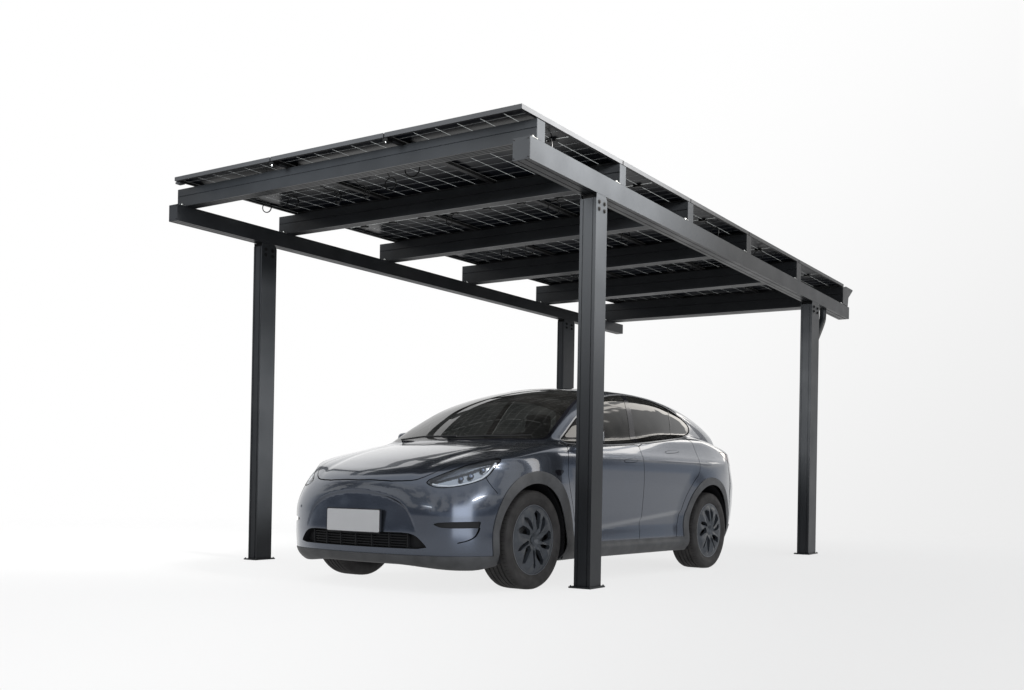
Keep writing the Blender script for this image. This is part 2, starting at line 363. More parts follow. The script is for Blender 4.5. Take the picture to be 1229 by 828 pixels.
class MB:
    def __init__(s): s.v=[];s.f=[];s.i=[]
    def add(s,V,F,i=0):
        b=len(s.v); s.v+= [tuple(v) for v in V]; s.f+=[tuple(b+k for k in f) for f in F]; s.i+=[i]*len(F); return s
    def hexa(s,c,i=0):    # 8 corners: bottom 4 (ccw), top 4
        return s.add(c,[(0,3,2,1),(4,5,6,7),(0,1,5,4),(1,2,6,5),(2,3,7,6),(3,0,4,7)],i)
    def box(s,x0,x1,y0,y1,z0,z1,i=0): return s.hexa([(x0,y0,z0),(x1,y0,z0),(x1,y1,z0),(x0,y1,z0),(x0,y0,z1),(x1,y0,z1),(x1,y1,z1),(x0,y1,z1)],i)
    def cyl(s,p,q,r,n=12,i=0,r2=None):
        p=Vector(p);q=Vector(q);d=(q-p).normalized();a=d.orthogonal().normalized();b=d.cross(a);r2=r if r2 is None else r2
        V=[p+(a*math.cos(t)+b*math.sin(t))*r for t in [2*math.pi*k/n for k in range(n)]]+[q+(a*math.cos(t)+b*math.sin(t))*r2 for t in [2*math.pi*k/n for k in range(n)]]
        F=[(k,(k+1)%n,n+(k+1)%n,n+k) for k in range(n)]+[tuple(range(n))[::-1],tuple(range(n,2*n))]
        return s.add(V,F,i)
    def tube(s,pts,r,n=8,i=0,closed=False):
        pts=[Vector(p) for p in pts];V=[];F=[];m=len(pts);a=None
        for k,p in enumerate(pts):
            d=((pts[(k+1)%m] if closed or k<m-1 else p)-(pts[k-1] if closed or k>0 else p)).normalized()
            a=(d.orthogonal() if a is None else (a-d*a.dot(d))).normalized(); b=d.cross(a)
            V+=[p+(a*math.cos(t)+b*math.sin(t))*r for t in [2*math.pi*q/n for q in range(n)]]
        for k in range(m if closed else m-1):
            for q in range(n):
                k2=(k+1)%m;F.append((k*n+q,k*n+(q+1)%n,k2*n+(q+1)%n,k2*n+q))
        if not closed: F+=[tuple(range(n))[::-1],tuple(range((m-1)*n,m*n))]
        return s.add(V,F,i)
    def loft(s,A,B,i=0):   # closed profile A -> B with caps
        n=len(A); F=[(k,(k+1)%n,n+(k+1)%n,n+k) for k in range(n)]+[tuple(range(n))[::-1],tuple(range(n,2*n))]
        return s.add(list(A)+list(B),F,i)
    def sph(s,c,r,n=10,i=0,sc=(1,1,1)):
        V=[];F=[]
        for a in range(n//2+1):
            for b in range(n):
                t=math.pi*a/(n//2);u=2*math.pi*b/n
                V.append((c[0]+r*sc[0]*math.sin(t)*math.cos(u),c[1]+r*sc[1]*math.sin(t)*math.sin(u),c[2]+r*sc[2]*math.cos(t)))
        for a in range(n//2):
            for b in range(n): F.append((a*n+b,a*n+(b+1)%n,(a+1)*n+(b+1)%n,(a+1)*n+b)[::-1])
        return s.add(V,F,i)
    def rbox(s,c,d,r,i=0,seg=3,tilt=0.):      # rounded box (superellipsoid-like), tilt about x
        V=[];F=[];n=24;m=12
        for a in range(m+1):
            for b in range(n):
                t=math.pi*a/m-math.pi/2;u=2*math.pi*b/n
                q=Vector((math.cos(t)*math.cos(u),math.cos(t)*math.sin(u),math.sin(t)))
                k=max(abs(q.x),abs(q.y),abs(q.z)); q2=q/k
                p=Vector((max(-1+r/d[0],min(1-r/d[0],q2.x))*d[0],max(-1+r/d[1],min(1-r/d[1],q2.y))*d[1],max(-1+r/d[2],min(1-r/d[2],q2.z))*d[2]))
                p=p+q*r
                y=p.y*math.cos(tilt)-p.z*math.sin(tilt);z=p.y*math.sin(tilt)+p.z*math.cos(tilt)
                V.append((c[0]+p.x,c[1]+y,c[2]+z))
        for a in range(m):
            for b in range(n): F.append((a*n+b,a*n+(b+1)%n,(a+1)*n+(b+1)%n,(a+1)*n+b))
        return s.add(V,F,i)
    def out(s,name,mats,parent=None,auto=None): return mesh(name,s.v,s.f,mats,parent,s.i,auto=auto)
def empty(name,loc=(0,0,0),rz=0.,parent=None,label=None,cat=None,group=None):
    o=bpy.data.objects.new(name,None);COL.objects.link(o);o.location=loc;o.rotation_euler=(0,0,rz);o.empty_display_size=.2
    if parent is not None:o.parent=parent
    if label:o['label']=label
    if cat:o['category']=cat
    if group:o['group']=group
    return o
# ================================================================ car
CAR=empty('parked_car',(2.26833,-.36654,0),-.06497,label='dark metallic grey electric crossover car with blank number plate parked under the carport',cat='car')
H,LAB=build_half()
PN=grad(H.P);PN/=np.linalg.norm(PN,axis=1)[:,None]
def sw(P): return P[:,[1,0,2]]           # (U,V,Z) -> object (x=V,y=U,z)
def region(names,T=None):
    m=np.isin(LAB,names);return H.T[m],LAB[m]
def piece(T,P=None,N=None,off=0.,walls=False,mi=None,wallmi=None):
    """returns V,F,N,idx of a region of the left half, optionally sunk by off with walls"""
    u,inv=np.unique(T,return_inverse=True);Tn=inv.reshape(-1,3)
    V=H.P[u]-PN[u]*off; n=PN[u]; F=[t for t in Tn]; idx=list(mi) if mi is not None else [0]*len(Tn)
    if walls:
        e=np.concatenate([Tn[:,[0,1]],Tn[:,[1,2]],Tn[:,[2,0]]]);k=np.minimum(e[:,0],e[:,1])*len(u)+np.maximum(e[:,0],e[:,1])
        _,i0,c=np.unique(k,return_index=True,return_counts=True);B=e[i0[c==1]]
        B=B[~((H.P[u][B[:,0],1]<1e-3)&(H.P[u][B[:,1],1]<1e-3))]
        m=len(V); top=H.P[u]
        d=top[B[:,1]]-top[B[:,0]]; wn=np.cross(d,PN[u][B[:,0]])*(1 if off>0 else -1)*(-1); wn/=np.maximum(np.linalg.norm(wn,axis=1),1e-9)[:,None]
        W=np.concatenate([top[B[:,0]],top[B[:,1]],V[B[:,1]],V[B[:,0]]]);nb=len(B);a=np.arange(nb)+m
        WT=np.concatenate([np.stack([a,a+nb,a+2*nb],1),np.stack([a,a+2*nb,a+3*nb],1)])
        V=np.concatenate([V,W]);n=np.concatenate([n,wn,wn,wn,wn]);F+= [t for t in WT]; idx+=[wallmi if wallmi is not None else 0]*len(WT)
    return V,np.array(F),n,idx
def both(name,data,mats,parent,split=False):
    V,F,n,idx=data
    L=(sw(V),F[:,::-1],sw(n)); Vr=sw(V)*[-1,1,1];nr=sw(n)*[-1,1,1]
    if split: return mesh(name,L[0],L[1],mats,parent[0] if isinstance(parent,list) else parent,idx,normals=L[2]), mesh(name,Vr,F,mats,parent[1] if isinstance(parent,list) else parent,idx,normals=nr)
    return mesh(name,np.concatenate([L[0],Vr]),np.concatenate([L[1],F+len(V)]),mats,parent,list(idx)+list(idx),normals=np.concatenate([L[2],nr]))
def join(*ds,mi=None):
    V=[];F=[];N=[];I=[];b=0
    for k,(v,f,n,i) in enumerate(ds):
        V.append(v);F.append(np.array(f)+b);N.append(n);I+= [mi[k]]*len(f) if mi else list(i);b+=len(v)
    return np.concatenate(V),np.concatenate(F),np.concatenate(N),I
def reg(n): return region([n])[0]
body_o=both('body',join(piece(reg('body')),piece(reg('gap'),off=.007,walls=True),piece(reg('pillar')),piece(reg('trim'),off=-.002,walls=True),mi=[0,1,2,3]),[M['paint'],M['gap'],M['pillar'],M['trim']],CAR)
both('hood',piece(reg('hood')),[M['paint']],CAR)
fdL,fdR=both('front_door',piece(reg('front_door')),[M['paint']],CAR,True)
rdL,rdR=both('rear_door',piece(reg('rear_door')),[M['paint']],CAR,True)
both('door_handle',piece(reg('handle_h1'),off=-.0025,walls=True),[M['paint']],[fdL,fdR],True)
both('door_handle',piece(reg('handle_h2'),off=-.0025,walls=True),[M['paint']],[rdL,rdR],True)
clT=reg('cladding');cc=H.P[clT].mean(1)
both('cladding',piece(clT[cc[:,1]<9],off=-.006,walls=True),[M['clad']],CAR)
T=reg('side_window');c=H.P[T].mean(1);front=c[:,0]<1.72
both('window_glass',piece(T[front],off=.002),[M['glass']],[fdL,fdR],True)
both('window_glass',piece(T[~front],off=.002),[M['glass']],[rdL,rdR],True)
both('windshield',piece(reg('windshield'),off=.001),[M['wsglass']],CAR)
both('glass_roof',piece(reg('glass_roof')),[M['roofglass']],CAR)
both('rear_window',piece(reg('rear_window')),[M['roofglass']],CAR)
both('tail_light',piece(reg('tail_light')),[M['red']],CAR,True)
both('side_repeater',piece(reg('tri'),off=.002,walls=True),[M['pillar']],CAR,True)
def ray_u(V,Z,u0=-1.0,u1=-.2):        # front surface position for given V,Z
    lo=np.full(np.shape(V),u0,float);hi=np.full(np.shape(V),u1,float);V=np.asarray(V,float);Z=np.asarray(Z,float)
    for _ in range(30):
        m=(lo+hi)/2;ins=body(m,V+0*m,Z+0*m)<0;hi=np.where(ins,m,hi);lo=np.where(ins,lo,m)
    return (lo+hi)/2
# lower intake with its slatted grille
T=reg('intake'); bump=both('lower_intake',piece(T,off=.05,walls=True),[M['black']],CAR)
mb=MB()
for z in (.315,.333,.351,.369,.387):
    vs=np.linspace(-.45,.45,31);us=ray_u(np.abs(vs),np.full(31,z))+.022
    mb.loft_=0
    for a in range(30):
        x0,x1=vs[a],vs[a+1];y0,y1=us[a],us[a+1]
        mb.hexa([(x0,y0,z-.003),(x1,y1,z-.003),(x1,y1+.02,z-.001),(x0,y0+.02,z-.001),(x0,y0,z+.003),(x1,y1,z+.003),(x1,y1+.02,z+.005),(x0,y0+.02,z+.005)])
for v in np.linspace(-.45,.45,7):
    u=float(ray_u(abs(v),.35))+.016; mb.box(v-.004,v+.004,u,u+.03,.304,.398)
mb.out('grille',[M['black']],bump)
both('bumper_slot',piece(reg('inlet'),off=.012,walls=True),[M['black']],CAR,True)
# headlights
T=reg('headlight');c=H.P[T].mean(1);s_=(c[:,0]+c[:,1])*.7
low=c[:,2]<.748+.27*(s_+.12); top=c[:,2]>.800+.30*(s_-.0)  # bright top zone imitates a reflection on the lens glass
mi=np.where(low|top,0,1)
hlL,hlR=both('headlight',piece(T,off=.04,walls=True,mi=mi,wallmi=1),[M['reflector'],M['bezel']],CAR,True)
both('lens',piece(T,off=-.001),[M['lens']],[hlL,hlR],True)
def surf(s,z,depth):                    # point on the headlight at param s=(U+V)*.7, height z, sunk by depth
    lo,hi=-1.,.2;k=s/.7
    for _ in range(40):
        m=(lo+hi)/2
        if body(np.array([m]),np.array([k-m]),np.array([z]))[0]<0: hi=m
        else: lo=m
    p=np.array([[lo,k-lo,z]]);g=grad(p)[0];g/=np.linalg.norm(g);return p[0]-g*depth,g
for par,sg in ((hlL,1),(hlR,-1)):
    for s,z,r in ((.10,.788,.018),(.17,.808,.021),(.26,.848,.018)):
        p,g=surf(s,z,.022); P3=Vector((p[1]*sg,p[0],p[2]));G=Vector((g[1]*sg,g[0],g[2]));
        m2=MB();m2.cyl(P3-G*.015,P3,r,20,0);m2.sph(P3-G*.004,r*.78,14,1); m2.cyl(P3-G*.0,P3+G*.003,r*1.08,20,0,r*1.0)
        m2.out('projector',[M['bezel'],M['proj']],par,auto=40)
    pts=[]
    for s,z in ((-.095,.742),(-.05,.732),(.02,.730),(.09,.740),(.17,.758),(.245,.786),(.29,.822),(.335,.872),(.35,.895)):
        p,g=surf(s,z,.014);pts.append((p[1]*sg,p[0],p[2]))
    MB().tube(pts,.0075,8).out('light_bar',[M['drl']],par,auto=60)
# wheel arch liners
for (cu,cz),r in ((FW,.41),((2.85,.355),.43)):
    for sg in (1,-1):
        mb=MB();V=[];n=36
        for k in range(n+1):
            t=math.pi*((-.12 if cu<1 else .03)+(1.24 if cu<1 else 1.09)*k/n);y=cu+r*math.cos(t);z=cz+r*math.sin(t)
            V+=[(sg*.925,y,z),(sg*.50,y,z)]
        F=[(2*k,2*k+1,2*k+3,2*k+2) for k in range(n)]
        V.append((sg*.50,cu,cz));F+=[(2*k+1,2*k+3,len(V)-1) for k in range(n)]
        mb.add(V,F)
        mb.out('wheel_well_liner',[M['black']],CAR)
# number plate
u=float(ray_u(0.,.478))-.014
def rr(w,h,r,y,z0,x0=0,n=5):
    P=[]
    for cx,cz,a0 in ((w-r,h-r,0),(-w+r,h-r,90),(-w+r,-h+r,180),(w-r,-h+r,270)):
        for k in range(n+1): a=R(a0+90*k/n);P.append((x0+cx+r*math.cos(a),y,z0+cz+r*math.sin(a)))
    return P
mb=MB();mb.loft(rr(.258,.083,.012,u+.010,.478),rr(.258,.083,.012,u-.002,.478),1)
mb.loft(rr(.250,.076,.010,u+.004,.478),rr(.250,.076,.010,u-.005,.478),0)
mb.out('number_plate',[M['plate'],M['pillar']],CAR)
# parking sensors, tow cover ring
for v,z in ((.62,.56),(-.62,.56),(.33,.62),(-.33,.62)):
    uu=float(ray_u(abs(v),z));mb=MB();mb.cyl((v,uu+.01,z),(v,uu-.0015,z),.010,14);mb.out('parking_sensor',[M['paint']],CAR)
# wipers + cowl
for q in ([(-.62,.30,1.10),(-.3,.20,1.115),(.05,.19,1.115)],[(-.05,.20,1.105),(.3,.24,1.115),(.64,.36,1.12)]): mb=MB();mb.tube(q,.007);mb.out('wiper',[M['black']],CAR)
# mirrors
def mirror(sg):
    r=MB();r.rbox((sg*.955,.74,1.125),(.085,.05,.062),.045,0);r.rbox((sg*.955,.785,1.125),(.072,.012,.05),.012,1)
    r.box(min(sg*.82,sg*.93),max(sg*.82,sg*.93),.73,.78,1.075,1.10,1)
    return r.out('side_mirror',[M['paint'],M['pillar']],CAR,auto=60)
mirror(1);mirror(-1)
# underbody
mb=MB();mb.box(-.48,.48,-.55,3.5,.17,.30);mb.box(-.84,.84,.48,2.35,.20,.30);mb.box(-.56,.56,-.68,-.5,.25,.66);mb.box(.5,.82,-.5,-.44,.25,.6);mb.box(-.82,-.5,-.5,-.44,.25,.6);mb.out('underbody_and_blocks',[M['black']],CAR)  # last three boxes are unseen blocks added to stop light leaking through the bumper
# cabin
mb=MB();mb.rbox((0,.78,.98),(.74,.26,.10),.07,0);mb.box(-.78,.78,.35,3.4,.45,.50,1)
mb.rbox((0,.92,1.06),(.19,.012,.11),.01,1)
mb.out('dashboard',[M['dash'],M['black']],CAR,auto=60)
def seat(x,y):
    r=MB();r.rbox((x,y,.62),(.24,.26,.09),.06);r.rbox((x,y+.33,.93),(.235,.08,.32),.07,tilt=-.28);r.rbox((x,y+.47,1.315),(.13,.05,.095),.045,tilt=-.2)
    r.out('seat',[M['seat']],CAR,auto=60)
seat(.38,1.45);seat(-.38,1.45)
r=MB();r.rbox((0,2.45,.62),(.62,.26,.10),.06);r.rbox((0,2.85,.92),(.62,.08,.30),.07,tilt=-.3)
for x in (-.4,0,.4): r.rbox((x,3.0,1.24),(.12,.045,.07),.04)
r.out('rear_seat',[M['seat']],CAR,auto=60)
mb=MB();cen=Vector((.38,1.08,1.0))
mb.tube([cen+Vector((.18*math.cos(t),.075*math.sin(t)*1.0,.165*math.sin(t))) for t in [2*math.pi*k/32 for k in range(32)]],.016,8,0,True)
mb.rbox(cen,(.06,.03,.045),.03);mb.box(.22,.54,1.07,1.085,.985,1.01)
mb.out('steering_wheel',[M['black']],CAR,auto=60)
# wheels ---------------------------------------------------------------
def lathe(prof,n=96):
    V=[];F=[];m=len(prof)
    for k in range(n):
        t=2*math.pi*k/n
        for x,r in prof: V.append((x,r*math.cos(t),r*math.sin(t)))
    for k in range(n):
        k2=(k+1)%n
        for j in range(m-1): F.append((k*m+j,k*m+j+1,k2*m+j+1,k2*m+j))
    return V,F
def make_wheel():
    w=empty('wheel',parent=CAR)
    s=[(-.100,.240),(-.120,.262),(-.1275,.295),(-.124,.325),(-.114,.343),(-.100,.351),(-.080,.3535)]
    tr=[]
    for gx in (-.056,-.019,.019,.056): tr+=[(gx-.006,.3545),(gx-.0045,.347),(gx+.0045,.347),(gx+.006,.3545)]
    prof=s+tr+[(.080,.3535),(.100,.351),(.112,.3445),(.1145,.343),(.122,.330),(.1225,.327),(.125,.318),(.1275,.300),(.1268,.290),(.1245,.286),(.121,.268),(.1195,.265),(.112,.252),(.104,.245),(.100,.240)]
    V,F=lathe(prof);mb=MB();mb.add(V,F)
    for k in range(72):                      # shoulder sipes
        t=2*math.pi*k/72
        for sx in (1,-1):
            a=t+(0 if sx>0 else .04);dy,dz=math.cos(a),math.sin(a);ty,tz=-dz,dy
            def q(x,r,o): return (sx*x,dy*r+ty*o,dz*r+tz*o)
            mb.add([q(.084,.3540,-.0018),q(.084,.3540,.0018),q(.106,.3492,.0018),q(.106,.3492,-.0018)],[(0,1,2,3)],1)
    mb.out('tyre',[M['rubber'],M['gap']],w,auto=35)
    # cover
    nr,nt=44,420;R0=.0;R1=.2445;V=[];F=[]
    rs=np.linspace(.012,R1,nr)
    def hgt(r,t):
        tt=t+1.1*(r/R1)**1.3*.35
        d=.112+.010*sst(.0,.10,r)-.010*sst(.17,.245,r)-.020*(1-sst(.018,.055,r))
        ph=(tt/(2*math.pi/5))%1.
        ridge=abs(ph-.5)*2          # 1 at blade edge
        d+=.013*(1-2*abs(((tt/(2*math.pi/10))%1)-.5))*sst(.03,.10,r)*(1-sst(.2,.243,r))
        return d
    slots=[(k*36+ (2 if k%2==0 else 9),(.033 if k%2==0 else .019),.066,(.214 if k%2==0 else .208)) for k in range(10)]
    def cut(r,t):
        for a,w0,r0,r1 in slots:
            if r0<r<r1:
                q=(r-r0)/(r1-r0);c=R(a)+.42*(r/R1-.4)
                d=(t-c+math.pi)%(2*math.pi)-math.pi
                hw=w0*min(1,5*q,6*(1-q))*(.62+.38*q)
                if abs(d)*r<hw: return True
        return False
    for r in rs:
        for k in range(nt): t=2*math.pi*k/nt;V.append((float(hgt(r,t)),r*math.cos(t),r*math.sin(t)))
    keep={}
    for j in range(nr-1):
        for k in range(nt):
            r=(rs[j]+rs[j+1])/2;t=2*math.pi*(k+.5)/nt
            keep[j,k]=not cut(r,t)
    W=[]
    for (j,k),v in keep.items():
        a,b,c,d=j*nt+k,(j+1)*nt+k,(j+1)*nt+(k+1)%nt,j*nt+(k+1)%nt
        if v: F.append((a,b,c,d))
        else:
            for (jj,kk),e in (((j-1,k),(a,d)),((j+1,k),(b,c)),((j,(k-1)%nt),(a,b)),((j,(k+1)%nt),(d,c))):
                if keep.get((jj,kk)): W.append(e)
    mb=MB();mb.add(V,F,0)
    V2=[];F2=[]
    for a,b in W:
        i=len(V2);pa,pb=V[a],V[b];V2+=[pa,pb,(pb[0]-.03,pb[1],pb[2]),(pa[0]-.03,pa[1],pa[2])];F2.append((i,i+1,i+2,i+3))
    mb.add(V2,F2,0)
    mb.cyl((.096,0,0),(.104,0,0),.022,20,0)
    mb.out('wheel_cover',[M['wheel']],w,auto=28)
    V,F=lathe([(.085,.228),(.108,.2445),(.112,.2465),(.112,.2495),(.106,.2515),(.09,.2515)]);MB().add(V,F).out('rim_edge',[M['rimedge']],w,auto=50)
    mb=MB();V,F=lathe([(-.11,.236),(.09,.230),(.085,.20)],64);mb.add(V,F,0);V,F=lathe([(.055,.235),(.05,.0)],48);mb.add(V,F,0)
    V,F=lathe([(.06,.17),(.066,.168),(.066,.09),(.06,.085)],48);mb.add(V,F,1)
    for k in range(5): 
        t=2*math.pi*k/5+.2;mb.cyl((.055,.05*math.cos(t),.05*math.sin(t)),(.085,.05*math.cos(t),.05*math.sin(t)),.012,8,0)
    mb.out('wheel_barrel',[M['black'],M['disc']],w,auto=40)
    return w
w0=make_wheel()
def dup(o,parent):
    c=o.copy();COL.objects.link(c);c.parent=parent
    for ch in list(o.children): dup(ch,c)
    return c
for k,(u,v,z) in enumerate(((0,.815,.3535),(RW[0],.815,.3535),(0,-.815,.3535),(RW[0],-.815,.3535))):
    w=w0 if k==0 else dup(w0,CAR)
    w.location=(v,u,z); w.rotation_euler=((.0,.55,.3,.9)[k],0,math.pi if v<0 else 0)
# ================================================================ carport
CP_=empty('solar_carport',(1.6,2.6,0),label='dark grey aluminium four post carport with sloping solar panel roof over the car',cat='carport')
CPI=Matrix.Translation((-1.6,-2.6,0))
def cout(mb,name,mats,parent=None,auto=None):
    mb.v=[(x-1.6,y-2.6,z) for x,y,z in mb.v]; return mb.out(name,mats,parent or CP_,auto)
LS=dict(x0=-.3191,x1=-.2107,y0=-.7896,y1=7.8301,z0=2.9571,z1=3.1321,h=.1417)
RS=dict(x0=3.3504,x1=3.4836,y0=-1.0404,y1=6.9427,z0=2.849,z1=2.9705,h=.1503)
def zb(s,y): return s['z0']+(s['z1']-s['z0'])*(y-s['y0'])/(s['y1']-s['y0'])
def zt(s,y): return zb(s,y)+s['h']
def grooved(x0,x1,y,za,zt_,nb=2):       # beam section at y with two grooves in the bottom
    w=x1-x0;g=.004;d=.006
    P=[(x0,y,za)]
    for c in (.28,.72): P+=[(x0+w*c-g,y,za),(x0+w*c-g,y,za+d),(x0+w*c+g,y,za+d),(x0+w*c+g,y,za)]
    P+=[(x1,y,za),(x1,y,zt_),(x0,y,zt_)]
    return P
def beam(s):
    mb=MB();mb.loft(grooved(s['x0'],s['x1'],s['y0']+.004,zb(s,s['y0']),zt(s,s['y0'])),grooved(s['x0'],s['x1'],s['y1']-.004,zb(s,s['y1']),zt(s,s['y1'])))
    b=cout(mb,'side_beam',[M['alu']])
    for y0,y1,sy in ((s['y0'],s['y0']+.0035,-1),(s['y1']-.0035,s['y1'],1)):
        m=MB();z=zb(s,y0);m.box(s['x0']+.001,s['x1']-.001,y0,y1,z+.001,z+s['h']-.001)
        for x in (s['x0']+.012,s['x1']-.012):
            for zz in (z+.014,z+s['h']-.014): m.cyl((x,y0,zz),(x,y0+sy*.004,zz),.0045,8,1)
        m.v=[(x-1.6,y-2.6,z) for x,y,z in m.v];m.out('end_cap',[M['alu'],M['bolt']],b)
    return b
beam(LS);beam(RS)
def post(x0,x1,y0,y1,s):
    zt_=min(zb(s,y0),zb(s,y1));w=x1-x0;e=.0045;d=.006
    def sec(z):
        P=[(x0,y0,z)]
        for c in (.20,.80): P+=[(x0+w*c-e,y0,z),(x0+w*c-e,y0+d,z),(x0+w*c+e,y0+d,z),(x0+w*c+e,y0,z)]
        P+=[(x1,y0,z),(x1,y1,z)]
        for c in (.80,.20): P+=[(x0+w*c+e,y1,z),(x0+w*c+e,y1-d,z),(x0+w*c-e,y1-d,z),(x0+w*c-e,y1,z)]
        P+=[(x0,y1,z)]; return P
    mb=MB();mb.loft(sec(.012),sec(zt_-.035));p=cout(mb,'post',[M['alu']])
    m=MB();m.box(x0+.012,x1-.012,y0+.015,y1-.015,zt_-.035,zt_-.001);m.v=[(x-1.6,y-2.6,z) for x,y,z in m.v];m.out('post_head',[M['groove']],p)
    m=MB();m.box(x0-.027,x1+.02,y0-.03,y1+.03,.0,.012)
    for a in (x0-.016,x1+.010):
        for b in (y0-.018,y1+.018): m.cyl((a,b,.012),(a,b,.020),.006,6)
    m.v=[(x-1.6,y-2.6,z) for x,y,z in m.v];m.out('base_plate',[M['alu']],p)
    for sx,xf in ((1,x1),(-1,x0)):
        m=MB();t=.0035*sx;a,b=y0+.004,y1-.004;za=zt_-.036;zc=zt_+.0
        P=[(a,za),(b,za),(b,zb(s,b)-.03),(b-.02,zb(s,b-.02)-.002),(a,zb(s,a)-.002)]
        m.loft([(xf-t,y,z) for y,z in P],[(xf+t*.15,y,z) for y,z in P])
        m.v=[(x-1.6,y-2.6,z) for x,y,z in m.v];pl=m.out('joint_plate',[M['alu']],p)
        for yy in (y0+(y1-y0)*.24,y0+(y1-y0)*.72):
            for zz in (zt_-.060,zt_-.112):
                q=MB();q.cyl((xf,yy,zz),(xf+.012*sx,yy,zz),.0115,6);q.cyl((xf,yy,zz),(xf+.004*sx,yy,zz),.016,14);q.v=[(x-1.6,y-2.6,z) for x,y,z in q.v];q.out('bolt',[M['bolt']],pl)
    return p
post(3.3504,3.4836,-.1112,.0602,RS);post(3.3504,3.4836,5.289,5.5824,RS)
post(LS['x0'],LS['x1'],.1987,.3878,LS);post(LS['x0'],LS['x1'],5.9684,6.2765,LS)
# purlins: (yL, zTopL, yR, zTopR, widthR)
PUR=[(-.700,3.255,-.954,3.139,.102),(.518,3.296,.259,3.172,.104),(2.039,3.345,1.574,3.205,.119),(3.609,3.400,3.049,3.241,.129),(5.363,3.458,4.678,3.285,.155),(7.30,3.52,6.612,3.335,.14)]
def pur_sec(x,y,w,z0,z1):
    h=z1-z0;P=[]
    P+=[(x,y,z1),(x,y,z0+h*.60),(x,y+.006,z0+h*.585),(x,y+.006,z0+h*.565),(x,y,z0+h*.55),(x,y,z0)]
    for c in (.25,.5,.75): P+=[(x,y+w*c-.004,z0),(x,y+w*c-.004,z0+.006),(x,y+w*c+.004,z0+.006),(x,y+w*c+.004,z0)]
    P+=[(x,y+w,z0),(x,y+w,z0+h*.55),(x,y+w-.006,z0+h*.565),(x,y+w-.006,z0+h*.585),(x,y+w,z0+h*.60),(x,y+w,z1)]
    return P
for k,(yl,tl,yr,tr_,w) in enumerate(PUR):
    xa,xb=LS['x0']+.004,RS['x1']-.004
    wl=w*1.05
    mb=MB();mb.loft(pur_sec(xa,yl,wl,zt(LS,yl)+.001,tl),pur_sec(xb,yr,w,zt(RS,yr)+.001,tr_))
    # bottom follows both beams: fix rear edge heights
    p=cout(mb,'purlin',[M['alu']])
    m=MB();z0=zt(RS,yr)
    m.box(xb,xb+.0035,yr+.001,yr+w-.001,z0+.002,tr_-.001);m.v=[(x-1.6,y-2.6,z) for x,y,z in m.v];m.out('end_cap',[M['alu']],p)
    m=MB();m.box(xa-.0035,xa,yl+.001,yl+wl-.001,zt(LS,yl)+.002,tl-.001);m.v=[(x-1.6,y-2.6,z) for x,y,z in m.v];m.out('end_cap',[M['alu']],p)
    for s,xx,y in ((RS,RS['x1']-.012,yr-.035),(RS,RS['x0']+.03,yr-.035),(LS,LS['x1']-.012,yl-.03),(LS,LS['x1']-.05,yl-.03)):
        m=MB();z=zt(s,y);m.cyl((xx,y,z),(xx,y,z+.004),.014,12);m.sph((xx,y,z+.008),.0105,8);m.box(xx-.016,xx+.016,y-.012,y+.04,z-.0005,z+.0025)
        m.v=[(x-1.6,y-2.6,z) for x,y,z in m.v];m.out('bolt',[M['steel']],p,auto=40)
# roof grid: row boundaries (yL,zL,yR,zR) under-frame heights
ZO=.004
def bnd(k): yl,tl,yr,tr_,w=PUR[k];return (yl+w*.5,tl+ZO,yr+w*.5,tr_+ZO)

